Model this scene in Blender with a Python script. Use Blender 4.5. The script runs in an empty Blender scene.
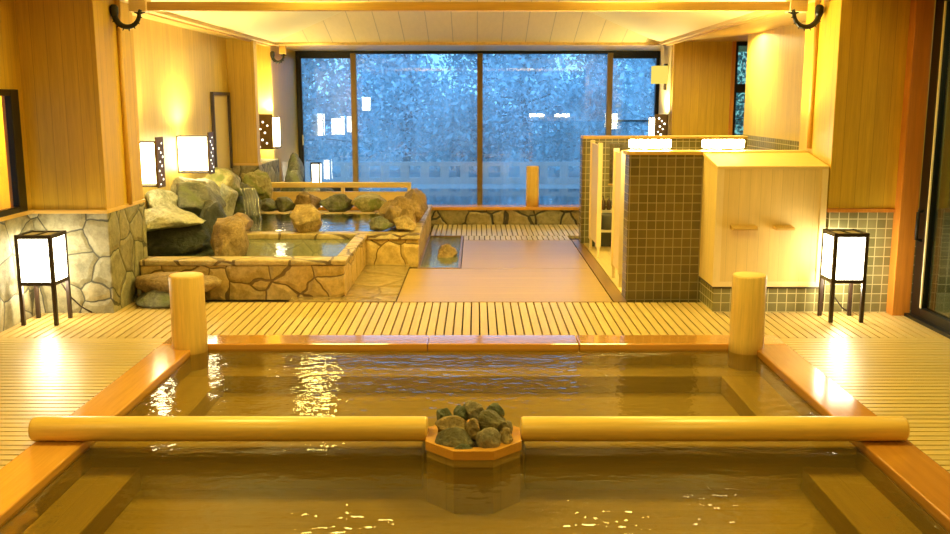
import bpy, bmesh, math, random
from mathutils import Vector, noise, Matrix
S = bpy.context.scene
COL = S.collection
PI = math.pi
random.seed(7)

# ------------------------------------------------------------------ materials
def newmat(n):
    m = bpy.data.materials.new(n); m.use_nodes = True
    nt = m.node_tree; nt.nodes.clear()
    return m, nt
class NT:
    def __init__(s, nt): s.t = nt
    def n(s, typ, **k):
        nd = s.t.nodes.new(typ)
        for a, b in k.items(): setattr(nd, a, b)
        return nd
    def l(s, a, b): s.t.links.new(a, b)
    def val(s, sock, v):
        if hasattr(v, 'is_linked') or hasattr(v, 'links'): s.l(v, sock)
        else: sock.default_value = v
    def m(s, op, a, b=0.0, c=None):
        nd = s.n('ShaderNodeMath', operation=op)
        s.val(nd.inputs[0], a); s.val(nd.inputs[1], b)
        if c is not None: s.val(nd.inputs[2], c)
        return nd.outputs[0]
    def mix(s, f, a, b, mode='MIX'):
        nd = s.n('ShaderNodeMix', data_type='RGBA', blend_type=mode)
        s.val(nd.inputs[0], f); s.val(nd.inputs[6], a); s.val(nd.inputs[7], b)
        return nd.outputs[2]
    def noise(s, vec, scale, detail=3, rough=.5, mapping=None):
        if mapping:
            mp = s.n('ShaderNodeMapping'); mp.inputs['Scale'].default_value = mapping
            s.l(vec, mp.inputs[0]); vec = mp.outputs[0]
        nd = s.n('ShaderNodeTexNoise'); s.l(vec, nd.inputs['Vector'])
        nd.inputs['Scale'].default_value = scale; nd.inputs['Detail'].default_value = detail
        nd.inputs['Roughness'].default_value = rough
        return nd.outputs[0]
    def bump(s, h, strength=.3, dist=.01):
        nd = s.n('ShaderNodeBump'); nd.inputs['Strength'].default_value = strength
        nd.inputs['Distance'].default_value = dist; s.l(h, nd.inputs['Height'])
        return nd.outputs[0]
    def out(s, sh):
        o = s.n('ShaderNodeOutputMaterial'); s.l(sh, o.inputs['Surface'])
    def ramp(s, f, stops):
        nd = s.n('ShaderNodeValToRGB'); s.l(f, nd.inputs[0])
        e = nd.color_ramp.elements
        while len(e) < len(stops): e.new(.5)
        for k, (p, c) in enumerate(stops): e[k].position = p; e[k].color = c
        return nd.outputs[0]
    def bsdf(s, col, rough=.5, normal=None, spec=.5, coat=0):
        b = s.n('ShaderNodeBsdfPrincipled')
        s.val(b.inputs['Base Color'], col); s.val(b.inputs['Roughness'], rough)
        b.inputs['Specular IOR Level'].default_value = spec
        if coat: b.inputs['Coat Weight'].default_value = coat; b.inputs['Coat Roughness'].default_value = .1
        if normal is not None: s.l(normal, b.inputs['Normal'])
        return b.outputs[0]
    def pos(s): return s.n('ShaderNodeNewGeometry').outputs['Position']
    def schlick(s, f0):
        g = s.n('ShaderNodeNewGeometry'); d = s.n('ShaderNodeVectorMath', operation='DOT_PRODUCT')
        s.l(g.outputs['Normal'], d.inputs[0]); s.l(g.outputs['Incoming'], d.inputs[1])
        k = s.m('SUBTRACT', 1.0, s.m('ABSOLUTE', d.outputs['Value']))
        return s.m('ADD', f0, s.m('MULTIPLY', s.m('POWER', k, 5.0), 1-f0))
    def xyz(s, v):
        nd = s.n('ShaderNodeSeparateXYZ'); s.l(v, nd.inputs[0]); return nd.outputs
def c4(c): return (c[0], c[1], c[2], 1)
def mul(c, k): return (c[0]*k, c[1]*k, c[2]*k, 1)

def wood(name, col, grain='Z', plank=None, rough=.42, seam=.006, var=.16, coat=0, contrast=.28):
    """plank: width of boards laid side by side across the grain; on walls it follows the wall."""
    m, nt = newmat(name); t = NT(nt)
    geo = t.n('ShaderNodeNewGeometry'); pos = geo.outputs['Position']
    x, y, z = t.xyz(pos)
    sc = {'Z': (22, 22, 1.1), 'X': (1.1, 22, 22), 'Y': (22, 1.1, 22)}[grain]
    g1 = t.noise(pos, 1.0, 5, .6, sc)
    g2 = t.noise(pos, 3.0, 4, .6, tuple(q*1.6 for q in sc))
    g = t.m('ADD', t.m('MULTIPLY', g1, .6), t.m('MULTIPLY', g2, .4))
    big = t.noise(pos, .9, 2)
    base = t.mix(t.ramp(g, [(.3, (0, 0, 0, 1)), (.7, (1, 1, 1, 1))]), mul(col, 1-contrast), mul(col, 1+contrast*.45))
    base = t.mix(t.m('MULTIPLY', t.m('SUBTRACT', big, .3), .35), base, mul(col, .72))
    h = t.m('MULTIPLY', g, .25)
    if plank:
        nx, ny, nz = t.xyz(geo.outputs['True Normal'])
        if grain == 'Z':
            ax = t.m('GREATER_THAN', t.m('ABSOLUTE', nx), .7)
            co = t.m('ADD', t.m('MULTIPLY', y, ax), t.m('MULTIPLY', x, t.m('SUBTRACT', 1.0, ax)))
        elif grain == 'X': co = y
        else: co = x
        q = t.m('DIVIDE', t.m('ADD', co, 50.013), plank)
        idx = t.m('FLOOR', q); fr = t.m('FRACT', q)
        wn = t.n('ShaderNodeTexWhiteNoise', noise_dimensions='1D'); t.l(idx, wn.inputs['W'])
        base = t.mix(t.m('MULTIPLY', wn.outputs[0], var*2), base, mul(col, .62))
        sm = t.m('LESS_THAN', fr, seam/plank)
        base = t.mix(t.m('MULTIPLY', sm, .45), base, mul(col, .22))
        h = t.m('SUBTRACT', h, sm)
    t.out(t.bsdf(base, t.m('ADD', t.m('MULTIPLY', g, .12), rough-.06), t.bump(h, .25, .004), coat=coat))
    return m

def crazy(name, cols, mortar, scale=3.2, gap=.045, rough=.6):
    m, nt = newmat(name); t = NT(nt); pos = t.pos()
    nz = t.n('ShaderNodeTexNoise'); t.l(pos, nz.inputs['Vector']); nz.inputs['Scale'].default_value = 4
    add = t.n('ShaderNodeVectorMath', operation='MULTIPLY_ADD'); t.l(nz.outputs['Color'], add.inputs[0])
    add.inputs[1].default_value = (.12, .12, .12); t.l(pos, add.inputs[2])
    v = t.n('ShaderNodeTexVoronoi', feature='F1'); v.inputs['Scale'].default_value = scale; t.l(add.outputs[0], v.inputs['Vector'])
    e = t.n('ShaderNodeTexVoronoi', feature='DISTANCE_TO_EDGE'); e.inputs['Scale'].default_value = scale; e.inputs['Randomness'].default_value = v.inputs['Randomness'].default_value = .8; t.l(add.outputs[0], e.inputs['Vector'])
    r = t.xyz(v.outputs['Color'])[0]
    n = len(cols)
    c = t.ramp(r, [(k/(n-1), c4(q)) for k, q in enumerate(cols)])
    fine = t.noise(pos, 13, 8, .72)
    fc = t.ramp(fine, [(.38, (0, 0, 0, 1)), (.62, (1, 1, 1, 1))])
    c = t.mix(t.m('MULTIPLY', t.m('SUBTRACT', 1.0, fc), .55), c, t.mix(.75, c, (.03, .02, .005, 1)))
    c = t.mix(t.m('MULTIPLY', fc, .3), c, t.mix(.5, c, (.85, .72, .42, 1)))
    c = t.mix(t.m('MULTIPLY', t.noise(pos, 3.5, 3), .35), c, (.5, .38, .16, 1))
    mk = t.m('LESS_THAN', e.outputs['Distance'], gap)
    c = t.mix(mk, c, c4(mortar))
    h = t.m('ADD', t.m('MINIMUM', t.m('MULTIPLY', e.outputs['Distance'], 5), .6), t.m('MULTIPLY', fine, .4))
    t.out(t.bsdf(c, rough, t.bump(h, .8, .03)))
    return m

def tile(name, cols, grout, p=.076, g=.007, rough=.25):
    m, nt = newmat(name); t = NT(nt)
    geo = t.n('ShaderNodeNewGeometry'); pos = t.xyz(geo.outputs['Position']); nn = t.xyz(geo.outputs['True Normal'])
    mask = None; ids = []
    for k in range(3):
        q = t.m('DIVIDE', t.m('ADD', pos[k], 50 + .004*k), p)
        off = t.m('LESS_THAN', t.m('ABSOLUTE', nn[k]), .7)
        a = t.m('MULTIPLY', t.m('LESS_THAN', t.m('FRACT', q), g/p), off)
        mask = a if mask is None else t.m('MAXIMUM', mask, a)
        ids.append(t.m('MULTIPLY', t.m('FLOOR', q), off))
    cv = t.n('ShaderNodeCombineXYZ')
    for k in range(3): t.l(ids[k], cv.inputs[k])
    wn = t.n('ShaderNodeTexWhiteNoise', noise_dimensions='3D'); t.l(cv.outputs[0], wn.inputs['Vector'])
    c = t.ramp(wn.outputs[0], [(0, c4(cols[0])), (1, c4(cols[1]))])
    c = t.mix(t.m('MULTIPLY', t.noise(geo.outputs['Position'], 18, 4), .35), c, mul(cols[0], .5))
    c = t.mix(mask, c, c4(grout))
    t.out(t.bsdf(c, t.m('ADD', t.m('MULTIPLY', mask, .4), rough), t.bump(t.m('SUBTRACT', 1.0, mask), .4, .004)))
    return m

def rockmat(name, a, b, moss=None, wet=.55):
    m, nt = newmat(name); t = NT(nt)
    tc = t.n('ShaderNodeTexCoord').outputs['Object']
    n1 = t.noise(tc, 4, 8, .68); n2 = t.noise(tc, 22, 5, .7)
    c = t.mix(t.ramp(n1, [(.38, (0, 0, 0, 1)), (.62, (1, 1, 1, 1))]), mul(a, .8), mul(b, 1.1))
    n3 = t.noise(tc, 30, 8, .75)
    c = t.mix(t.ramp(n3, [(.34, (.62, .62, .62, 1)), (.54, (0, 0, 0, 1))]), c, mul(a, .35))
    c = t.mix(t.m('MULTIPLY', t.ramp(n2, [(.55, (0, 0, 0, 1)), (.68, (1, 1, 1, 1))]), .5), c, mul(b, 1.6))
    if moss:
        c = t.mix(t.ramp(t.noise(tc, 6, 4), [(.5, (0, 0, 0, 1)), (.62, (1, 1, 1, 1))]), c, c4(moss))
    h = t.m('ADD', n1, t.m('MULTIPLY', n2, .5))
    t.out(t.bsdf(c, wet, t.bump(t.m('ADD', h, t.m('MULTIPLY', n3, .6)), .9, .05)))
    return m

def plain(name, col, rough=.5, metal=0, noisy=.2):
    m, nt = newmat(name); t = NT(nt)
    tc = t.n('ShaderNodeTexCoord').outputs['Object']
    c = t.mix(t.m('MULTIPLY', t.noise(tc, 9, 4), noisy*2), mul(col, 1+noisy), mul(col, 1-noisy))
    b = t.n('ShaderNodeBsdfPrincipled'); t.l(c, b.inputs['Base Color'])
    b.inputs['Roughness'].default_value = rough; b.inputs['Metallic'].default_value = metal
    t.out(b.outputs[0]); return m

def emit(name, col, k):
    m, nt = newmat(name); t = NT(nt)
    tc = t.n('ShaderNodeTexCoord').outputs['Object']
    c = t.mix(t.m('MULTIPLY', t.noise(tc, 40, 3), .12), c4(col), mul(col, .8))
    e = t.n('ShaderNodeEmission'); t.l(c, e.inputs[0]); e.inputs[1].default_value = k
    t.out(e.outputs[0]); return m

def glass(name, tint=(1, 1, 1), ior=1.45, add=0.0, rough=0.0):
    m, nt = newmat(name); t = NT(nt)
    tr = t.n('ShaderNodeBsdfTransparent'); tr.inputs[0].default_value = c4(tint)
    gl = t.n('ShaderNodeBsdfGlossy'); gl.inputs['Roughness'].default_value = rough
    mx = t.n('ShaderNodeMixShader'); t.l(t.m('ADD', t.schlick(((ior-1)/(ior+1))**2), add), mx.inputs[0])
    t.l(tr.outputs[0], mx.inputs[1]); t.l(gl.outputs[0], mx.inputs[2])
    t.out(mx.outputs[0]); return m

def water(name, tint, murk, murk_f, rip=.25, scale=9, dist=.02):
    m, nt = newmat(name); t = NT(nt); pos = t.pos()
    tr = t.n('ShaderNodeBsdfTransparent'); tr.inputs[0].default_value = c4(tint)
    df = t.n('ShaderNodeBsdfDiffuse'); df.inputs[0].default_value = c4(murk)
    mb = t.n('ShaderNodeMixShader'); mb.inputs[0].default_value = murk_f
    t.l(tr.outputs[0], mb.inputs[1]); t.l(df.outputs[0], mb.inputs[2])
    h = t.m('ADD', t.noise(pos, scale, 2, .5, (1, 1.6, 1)), t.m('MULTIPLY', t.noise(pos, scale*2.6, 2), .35))
    nr = t.bump(h, rip, dist)
    gl = t.n('ShaderNodeBsdfGlossy'); gl.inputs['Roughness'].default_value = .02; t.l(nr, gl.inputs['Normal'])
    fr = t.n('ShaderNodeFresnel'); fr.inputs[0].default_value = 1.33; t.l(nr, fr.inputs['Normal'])
    mx = t.n('ShaderNodeMixShader'); t.l(fr.outputs[0], mx.inputs[0])
    t.l(mb.outputs[0], mx.inputs[1]); t.l(gl.outputs[0], mx.inputs[2])
    t.out(mx.outputs[0]); return m

M = {}
M['panel']   = wood('cedar wall boards', (.62, .385, .03), 'Z', .115, var=.10, seam=.004)
M['pale']    = wood('pale wall boards', (.74, .54, .13), 'Z', .10, var=.08, seam=.003)
M['trimz']   = wood('upright trim wood', (.66, .38, .07), 'Z')
M['orange']  = wood('orange door trim', (.58, .22, .025), 'Z')
M['trimx']   = wood('crosswise trim wood', (.70, .44, .10), 'X')
M['trimy']   = wood('lengthwise trim wood', (.70, .44, .10), 'Y')
M['cornice'] = wood('cornice wood', (.80, .56, .22), 'Y')
M['deckx']   = wood('deck slats crosswise', (.64, .465, .16), 'X', .066, rough=.34, seam=.0005, var=.14)
M['decky']   = wood('deck slats lengthwise', (.62, .435, .15), 'Y', .066, rough=.38, seam=.0005, var=.14)
M['deckback']= wood('weathered deck slats', (.56, .46, .30), 'Y', .066, rough=.45, seam=.0005, var=.14)
M['boards']  = wood('wet floor boards', (.46, .285, .085), 'X', .105, rough=.34, seam=.003, var=.10)
M['showerfl']= wood('shower floor boards', (.74, .56, .20), 'Y', .1, rough=.4, seam=.003, var=.05)
M['rimx']    = wood('bath rim cypress crosswise', (.62, .30, .05), 'X', rough=.16, contrast=.2)
M['rimy']    = wood('bath rim cypress lengthwise', (.62, .30, .05), 'Y', rough=.14, contrast=.2)
M['rimdark'] = wood('soaked bath rim cypress', (.44, .19, .028), 'Y', rough=.12, contrast=.2)
M['rimwet']  = wood('wet bath rim cypress', (.58, .27, .05), 'X', rough=.07, contrast=.2, coat=1)
M['tub']     = wood('submerged bath boards', (.36, .235, .045), 'X', .14, rough=.5, seam=.003, var=.1)
M['tuby']    = wood('submerged bench boards', (.42, .27, .05), 'Y', .14, rough=.5, seam=.003, var=.06)
M['log']     = wood('peeled log', (.80, .53, .12), 'X', rough=.32, contrast=.2)
M['post']    = wood('peeled log post', (.76, .51, .13), 'Z', rough=.4, contrast=.32)
M['endgrain']= wood('sawn log end', (.86, .56, .20), 'Z', rough=.5, contrast=.1)
M['cab']     = wood('pale cypress cabinet', (.80, .58, .22), 'Z', .085, var=.07, seam=.002, contrast=.14)
M['cabx']    = wood('pale cypress top', (.82, .60, .22), 'X', contrast=.14)
M['cream']   = wood('pale partition edge', (.85, .66, .32), 'Z', contrast=.1)
M['darkwood']= plain('dark stained wood', (.025, .012, .006), .4)
M['perfwood']= plain('perforated dark board', (.09, .05, .02), .45)
M['iron']    = plain('black wrought iron', (.008, .007, .006), .45, .3)
M['black']   = plain('dark window frame', (.007, .006, .004), .35, .2)
M['bronze']  = plain('bronze window frame', (.22, .14, .04), .35, .4)
M['ceil']    = plain('cream ceiling board', (.90, .80, .48), .6, 0, .03)
M['ceilpan'] = wood('ceiling panels with seams', (.88, .72, .36), 'Y', .345, var=.05, seam=.011, contrast=.08)
M['wallgrey']= plain('plaster', (.55, .45, .26), .7, 0, .05)
M['dark']    = plain('dark undercroft', (.03, .018, .008), .8)
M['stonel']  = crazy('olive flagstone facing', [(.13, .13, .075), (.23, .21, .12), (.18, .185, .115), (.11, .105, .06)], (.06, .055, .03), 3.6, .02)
M['stoneo']  = crazy('amber flagstone facing', [(.60, .36, .07), (.72, .48, .13), (.52, .33, .07), (.66, .41, .10)], (.16, .09, .02), 3.4, .02, .42)
M['stoned']  = crazy('dark ledge stone', [(.12, .11, .05), (.24, .17, .06), (.10, .11, .06), (.20, .18, .10)], (.03, .025, .015), 3.4, .04, .4)
M['coping']  = crazy('stone coping', [(.55, .40, .17), (.46, .32, .12), (.58, .44, .22)], (.14, .09, .04), 2.6, .03, .4)
M['wetstone']= crazy('wet amber stone floor', [(.27, .155, .045), (.34, .20, .06), (.24, .15, .045)], (.15, .09, .03), 1.6, .01, .1)
M['tiled']   = tile('olive brown tile', ((.12, .09, .03), (.18, .135, .045)), (.30, .24, .10))
M['tilel']   = tile('grey green tile', ((.19, .17, .07), (.27, .235, .10)), (.52, .45, .22))
M['drain']   = plain('drain strip', (.20, .11, .03), .35)
M['rockg']   = rockmat('grey green rock', (.10, .105, .07), (.23, .22, .15), (.14, .16, .06))
M['rockp']   = rockmat('pale rock', (.34, .33, .21), (.56, .53, .37))
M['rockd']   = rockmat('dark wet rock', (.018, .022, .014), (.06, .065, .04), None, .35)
M['rockb']   = rockmat('brown rock', (.28, .17, .06), (.46, .31, .12))
M['rockt']   = rockmat('tan rock', (.42, .28, .10), (.58, .42, .18))
M['rocky']   = rockmat('mossy yellow rock', (.32, .27, .09), (.52, .45, .18), (.20, .22, .05))
M['peb1']    = rockmat('dark olive pebble', (.09, .075, .03), (.22, .18, .08))
M['peb2']    = rockmat('brown pebble', (.22, .14, .045), (.40, .28, .10))
M['peb3']    = rockmat('grey pebble', (.20, .16, .09), (.36, .29, .17))
M['peb4']    = rockmat('greenish pebble', (.06, .07, .03), (.16, .18, .09))
M['paper']   = emit('lit lantern paper', (1, .90, .62), 14)
M['paperw']  = emit('lit wall lamp paper', (1, .86, .46), 15)
M['papersoft'] = emit('softly lit sconce paper', (1, .76, .13), .9)
M['strip']   = emit('shower strip lamp', (1, .94, .58), 42)
M['dot']     = emit('lamp pinhole glow', (1, .92, .7), 5)
M['glass']   = glass('clear pane', (.95, .97, 1.0), 1.5, .02)
def hazed_pane(name):
    """window glass with condensation streaks, its translucent film also painting in the hazy veil"""
    m, nt = newmat(name); t = NT(nt); pos = t.pos()
    tr = t.n('ShaderNodeBsdfTransparent'); tr.inputs[0].default_value = (.92, .97, 1, 1)
    tl = t.n('ShaderNodeBsdfTranslucent'); tl.inputs[0].default_value = (.88, .96, 1, 1)
    st = t.noise(pos, 1, 4, .6, (9, 1, .7)); bl = t.noise(pos, 1.4, 3)
    f = t.m('ADD', .04, t.m('MULTIPLY', t.m('MULTIPLY', st, bl), .55))
    ma = t.n('ShaderNodeMixShader'); t.l(f, ma.inputs[0]); t.l(tr.outputs[0], ma.inputs[1]); t.l(tl.outputs[0], ma.inputs[2])
    gl = t.n('ShaderNodeBsdfGlossy'); gl.inputs['Roughness'].default_value = 0
    mx = t.n('ShaderNodeMixShader'); t.l(t.m('ADD', t.schlick(.04), .035), mx.inputs[0]); t.l(ma.outputs[0], mx.inputs[1]); t.l(gl.outputs[0], mx.inputs[2])
    t.out(mx.outputs[0]); return m
M['hazeglass'] = hazed_pane('steamy hazed window glass')
M['doorglass'] = glass('door glass', (.62, .66, .5), 1.5, .06)
M['frost']   = plain('frosted panel', (.62, .50, .26), .35, 0, .03)
M['waterbath'] = water('amber bath water', (.93, .86, .60), (.30, .22, .05), .12, .24, 8)
M['watersp'] = water('spa pool water', (.78, .84, .66), (.36, .40, .27), .42, .2, 8)
M['waterwin'] = water('window bath water', (.8, .85, .9), (.20, .20, .18), .25, .05, 4)
M['fall']    = glass('falling water', (.92, .95, .93), 1.33, .25, .2)
M['bottle']  = plain('dark bottle', (.05, .025, .01), .25)
M['stool']   = plain('dark grey basin', (.06, .065, .05), .4)
M['stoolrim']= plain('pale basin rim', (.62, .55, .36), .4)
M['bark']    = plain('tree bark', (.05, .065, .08), .9)
M['fence']   = plain('grey garden fence', (.42, .42, .42), .8)
M['soil']    = plain('garden ground', (.20, .21, .20), .9)
M['mirror']  = plain('mirror', (.8, .8, .75), .05, 1, 0)
def leafmat(name, a, b):
    m, nt = newmat(name); t = NT(nt)
    oi = t.n('ShaderNodeNewGeometry').outputs['Random Per Island']
    c = t.mix(oi, c4(a), c4(b))
    t.out(t.bsdf(c, .6)); return m
M['leaf1'] = leafmat('dusk blue dark leaves', (.10, .24, .30), (.24, .44, .52))  # blue of the dusk light put into the colour of greenish leaves
M['leaf2'] = leafmat('dusk blue pale leaves', (.20, .40, .48), (.55, .76, .84))  # paler leaves, likewise tinted with the blue dusk light

# ------------------------------------------------------------------ mesh helpers
WLOC = {}
def wloc(o): return WLOC.get(o.name, Vector((0, 0, 0)))
def tag(o, label=None, cat=None, group=None, kind=None):
    if label: o['label'] = label
    if cat: o['category'] = cat
    if group: o['group'] = group
    if kind: o['kind'] = kind
    return o
def thing(name, loc, label, cat, group=None, kind=None):
    o = bpy.data.objects.new(name, None); COL.objects.link(o)
    o.location = loc; o.empty_display_size = .1; WLOC[o.name] = Vector(loc)
    return tag(o, label, cat, group, kind)
class MB:
    def __init__(s): s.b = bmesh.new()
    def box(s, x0, x1, y0, y1, z0, z1):
        v = [s.b.verts.new(p) for p in ((x0,y0,z0),(x1,y0,z0),(x1,y1,z0),(x0,y1,z0),(x0,y0,z1),(x1,y0,z1),(x1,y1,z1),(x0,y1,z1))]
        for f in ((0,3,2,1),(4,5,6,7),(0,1,5,4),(1,2,6,5),(2,3,7,6),(3,0,4,7)): s.b.faces.new([v[i] for i in f])
        return s
    def hexa(s, pts):
        v = [s.b.verts.new(p) for p in pts]
        for f in ((0,3,2,1),(4,5,6,7),(0,1,5,4),(1,2,6,5),(2,3,7,6),(3,0,4,7)): s.b.faces.new([v[i] for i in f])
        return s
    def poly(s, pts):
        s.b.faces.new([s.b.verts.new(p) for p in pts]); return s
    def prism(s, ring, z0, z1, ring2=None):
        a = [s.b.verts.new((x, y, z0)) for x, y in ring]; c = [s.b.verts.new((x, y, z1)) for x, y in (ring2 or ring)]
        n = len(a)
        s.b.faces.new(a[::-1]); s.b.faces.new(c)
        for i in range(n): s.b.faces.new([a[i], a[(i+1)%n], c[(i+1)%n], c[i]])
        return s
    def tube(s, pts, rad, seg=10, cap=True):
        pts = [Vector(p) for p in pts]; n = len(pts)
        if not hasattr(rad, '__len__'): rad = [rad]*n
        rings = []; u = None
        for i, p in enumerate(pts):
            d = (pts[min(i+1, n-1)] - pts[max(i-1, 0)]).normalized()
            if u is None: u = d.cross(Vector((0, 0, 1)) if abs(d.z) < .9 else Vector((1, 0, 0))).normalized()
            else: u = (u - d*u.dot(d)).normalized()
            w = d.cross(u).normalized()
            rings.append([s.b.verts.new(p + (u*math.cos(2*PI*k/seg) + w*math.sin(2*PI*k/seg))*rad[i]) for k in range(seg)])
        for i in range(n-1):
            for k in range(seg):
                f = s.b.faces.new([rings[i][k], rings[i][(k+1)%seg], rings[i+1][(k+1)%seg], rings[i+1][k]]); f.smooth = True
        if cap: s.b.faces.new(rings[0]); s.b.faces.new(rings[-1])
        return s
    def lathe(s, cx, cy, prof, seg=28):
        rings = [[s.b.verts.new((cx + r*math.cos(2*PI*k/seg), cy + r*math.sin(2*PI*k/seg), z)) for k in range(seg)] for r, z in prof]
        for i in range(len(rings)-1):
            for k in range(seg):
                f = s.b.faces.new([rings[i][k], rings[i][(k+1)%seg], rings[i+1][(k+1)%seg], rings[i+1][k]]); f.smooth = True
        s.b.faces.new(rings[0]); s.b.faces.new(rings[-1]); return s
    def build(s, name, mat, parent=None, bevel=0, origin=None, smooth=False):
        org = Vector(origin) if origin is not None else Vector((0, 0, 0))
        if parent is not None: org = wloc(parent)
        bmesh.ops.recalc_face_normals(s.b, faces=s.b.faces)
        for v in s.b.verts: v.co -= org
        me = bpy.data.meshes.new(name); s.b.to_mesh(me); s.b.free()
        if smooth:
            for p in me.polygons: p.use_smooth = True
        me.materials.append(M[mat])
        o = bpy.data.objects.new(name, me); COL.objects.link(o)
        if parent is not None: o.parent = parent; WLOC[o.name] = org
        else: o.location = org; WLOC[o.name] = org
        if bevel:
            md = o.modifiers.new('bevel', 'BEVEL'); md.width = bevel; md.segments = 2; md.limit_method = 'ANGLE'; md.angle_limit = math.radians(40)
        return o
def box(name, mat, x0, x1, y0, y1, z0, z1, parent=None, bevel=0, **k):
    return MB().box(x0, x1, y0, y1, z0, z1).build(name, mat, parent, bevel, **k)
def struct(name, mat, x0, x1, y0, y1, z0, z1, label, cat, bevel=0):
    return tag(box(name, mat, x0, x1, y0, y1, z0, z1, None, bevel), label, cat, None, 'structure')

# ------------------------------------------------------------------ camera
cam = bpy.data.cameras.new('camera'); cam.sensor_width = 36; cam.lens = 36.0; cam.shift_x = -1/950
co = bpy.data.objects.new('camera', cam); COL.objects.link(co)
co.location = (0, 0, 1.7); co.rotation_euler = (PI/2 - math.atan(167/950), 0, 0)
S.camera = co

# ------------------------------------------------------------------ room shell
BX0, BX1, BY1 = -2.2, 2.17, 6.70          # outer edges of the front bath
fl = thing('floor', (0, 0, 0), 'wooden floor of the bath house, slatted in bands around the baths', 'floor', None, 'structure')
b = MB()
b.box(-3.8, BX0, -2.5, 16.4, -.9, -.035); b.box(BX1, 4.5, -2.5, 16.4, -.9, -.035); b.box(BX0, BX1, -2.5, 1.0, -.9, -.035)
b.box(BX0, -.60, BY1, 16.4, -.9, -.035); b.box(-.17, BX1, BY1, 16.4, -.9, -.035)
b.box(-.60, -.17, BY1, 9.6, -.9, -.035); b.box(-.60, -.17, 11.95, 16.4, -.9, -.035)
b.build('subfloor', 'dark', fl)
def slats_y(name, mat, x0, x1, y0, y1, part):
    b = MB(); x = x0
    while x < x1 - .02:
        b.box(x, min(x+.054, x1), y0, y1, -.035, 0); x += .066
    return b.build(name, mat, fl)
def slats_x(name, mat, x0, x1, y0, y1, part):
    b = MB(); y = y0
    while y < y1 - .02:
        b.box(x0, x1, y, min(y+.055, y1), -.035, 0); y += .066
    return b.build(name, mat, fl)
slats_y('slat_deck', 'decky', -3.53, 3.49, BY1, 7.93, fl)
slats_x('slat_deck', 'deckx', -3.53, BX0, -2.4, BY1-.01, fl)
slats_x('slat_deck', 'deckx', BX1, 3.49, -2.4, BY1-.01, fl)
slats_x('slat_deck', 'deckx', BX0, BX1, -2.4, .98, fl)
slats_y('slat_deck', 'deckback', -.58, 3.5, 11.97, 13.07, fl)
slats_y('slat_deck', 'deckback', -.15, 1.17, 11.6, 11.96, fl)
box('board_floor', 'boards', -.68, 1.17, 7.95, 9.58, -.035, 0, fl)
box('board_floor', 'boards', -.15, 1.17, 9.585, 11.58, -.035, 0, fl)
box('drain_strip', 'drain', 1.18, 1.29, 7.95, 11.6, -.035, .002, fl)
box('shower_floor', 'showerfl', 1.30, 3.39, 8.3, 11.9, -.035, 0, fl)
box('wet_stone_floor', 'wetstone', -1.6, -.69, 7.94, 9.8, -.035, .004, fl)

W = lambda n, m, *a: struct(n, m, *a)
wl = thing('wall_left', (-3.5, 2, 0), 'left alcove wall of cedar boards above olive flagstones', 'wall', None, 'structure')
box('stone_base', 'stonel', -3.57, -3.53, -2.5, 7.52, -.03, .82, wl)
b = MB(); b.box(-3.57, -3.53, -2.5, 5.9, .82, 2.5); b.box(-3.57, -3.53, 7.42, 7.52, .82, 2.5); b.box(-3.57, -3.53, 5.9, 7.42, 1.78, 2.5)
b.build('board_facing', 'panel', wl)
box('sill_rail', 'trimy', -3.53, -3.51, -2.5, 7.5, .815, .845, wl)
# lit room seen through the alcove window
struct('wall_beyond', 'panel', -4.5, -4.4, 4.5, 10.5, 0, 3, 'warm lit boarded wall seen through the left alcove window', 'wall')
# left pillar near
pl = thing('pillar', (-3.2, 7.95, 0), 'broad cedar-clad pillar on flagstone base behind the left floor lantern', 'pillar', 'boarded pillars', 'structure')
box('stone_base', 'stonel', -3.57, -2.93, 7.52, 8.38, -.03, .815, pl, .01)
box('board_cladding', 'panel', -3.57, -2.94, 7.53, 8.38, .815, 2.75, pl, .006)
box('base_rail', 'trimx', -3.53, -2.925, 7.505, 8.385, .81, .84, pl, .004)
MB().tube([(-2.925, 8.0, .83), (-2.925, 8.0, 2.5)], .022, 12).build('bamboo_strip', 'trimz', pl)
# left recess wall
struct('wall_left.001', 'pale', -3.5, -3.3, 8.38, 12.85, -.03, 3.0, 'pale boarded wall with two lit wall lamps above the rocks', 'wall')
p2 = thing('pillar', (-3.2, 13.3, 0), 'cedar pillar on flagstone base left of the big window, behind the rockery', 'pillar', 'boarded pillars', 'structure')
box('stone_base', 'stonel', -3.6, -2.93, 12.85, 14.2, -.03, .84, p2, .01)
box('board_cladding', 'panel', -3.6, -2.94, 12.86, 13.04, .84, 2.6, p2, .006)
box('base_rail', 'trimx', -3.29, -2.925, 12.84, 13.05, .83, .86, p2)
wc = thing('wall_left.002', (-3.3, 15.3, 0), 'corner wall left of the big window carrying the pierced lamp', 'wall', None, 'structure')
box('plaster_end', 'pale', -3.6, -3.0, 14.2, 14.3, -.03, 2.5, wc)
box('board_facing', 'panel', -3.6, -3.0, 14.3, 16.4, -.03, 2.5, wc)
struct('wall_left.003', 'pale', -3.8, -3.6, 12.85, 14.3, -.03, 2.6, 'recess wall left of the far pierced lamp', 'wall')
# back header
hd = thing('trim_1', (0, 16.2, 2.5), 'wooden header above the big window', 'trim', None, 'structure')
box('header_board', 'trimx', -3.6, 3.06, 16.12, 16.4, 2.50, 3.0, hd)
box('header_moulding', 'cornice', -3.35, 3.06, 16.06, 16.12, 2.55, 2.615, hd, .006)
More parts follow.
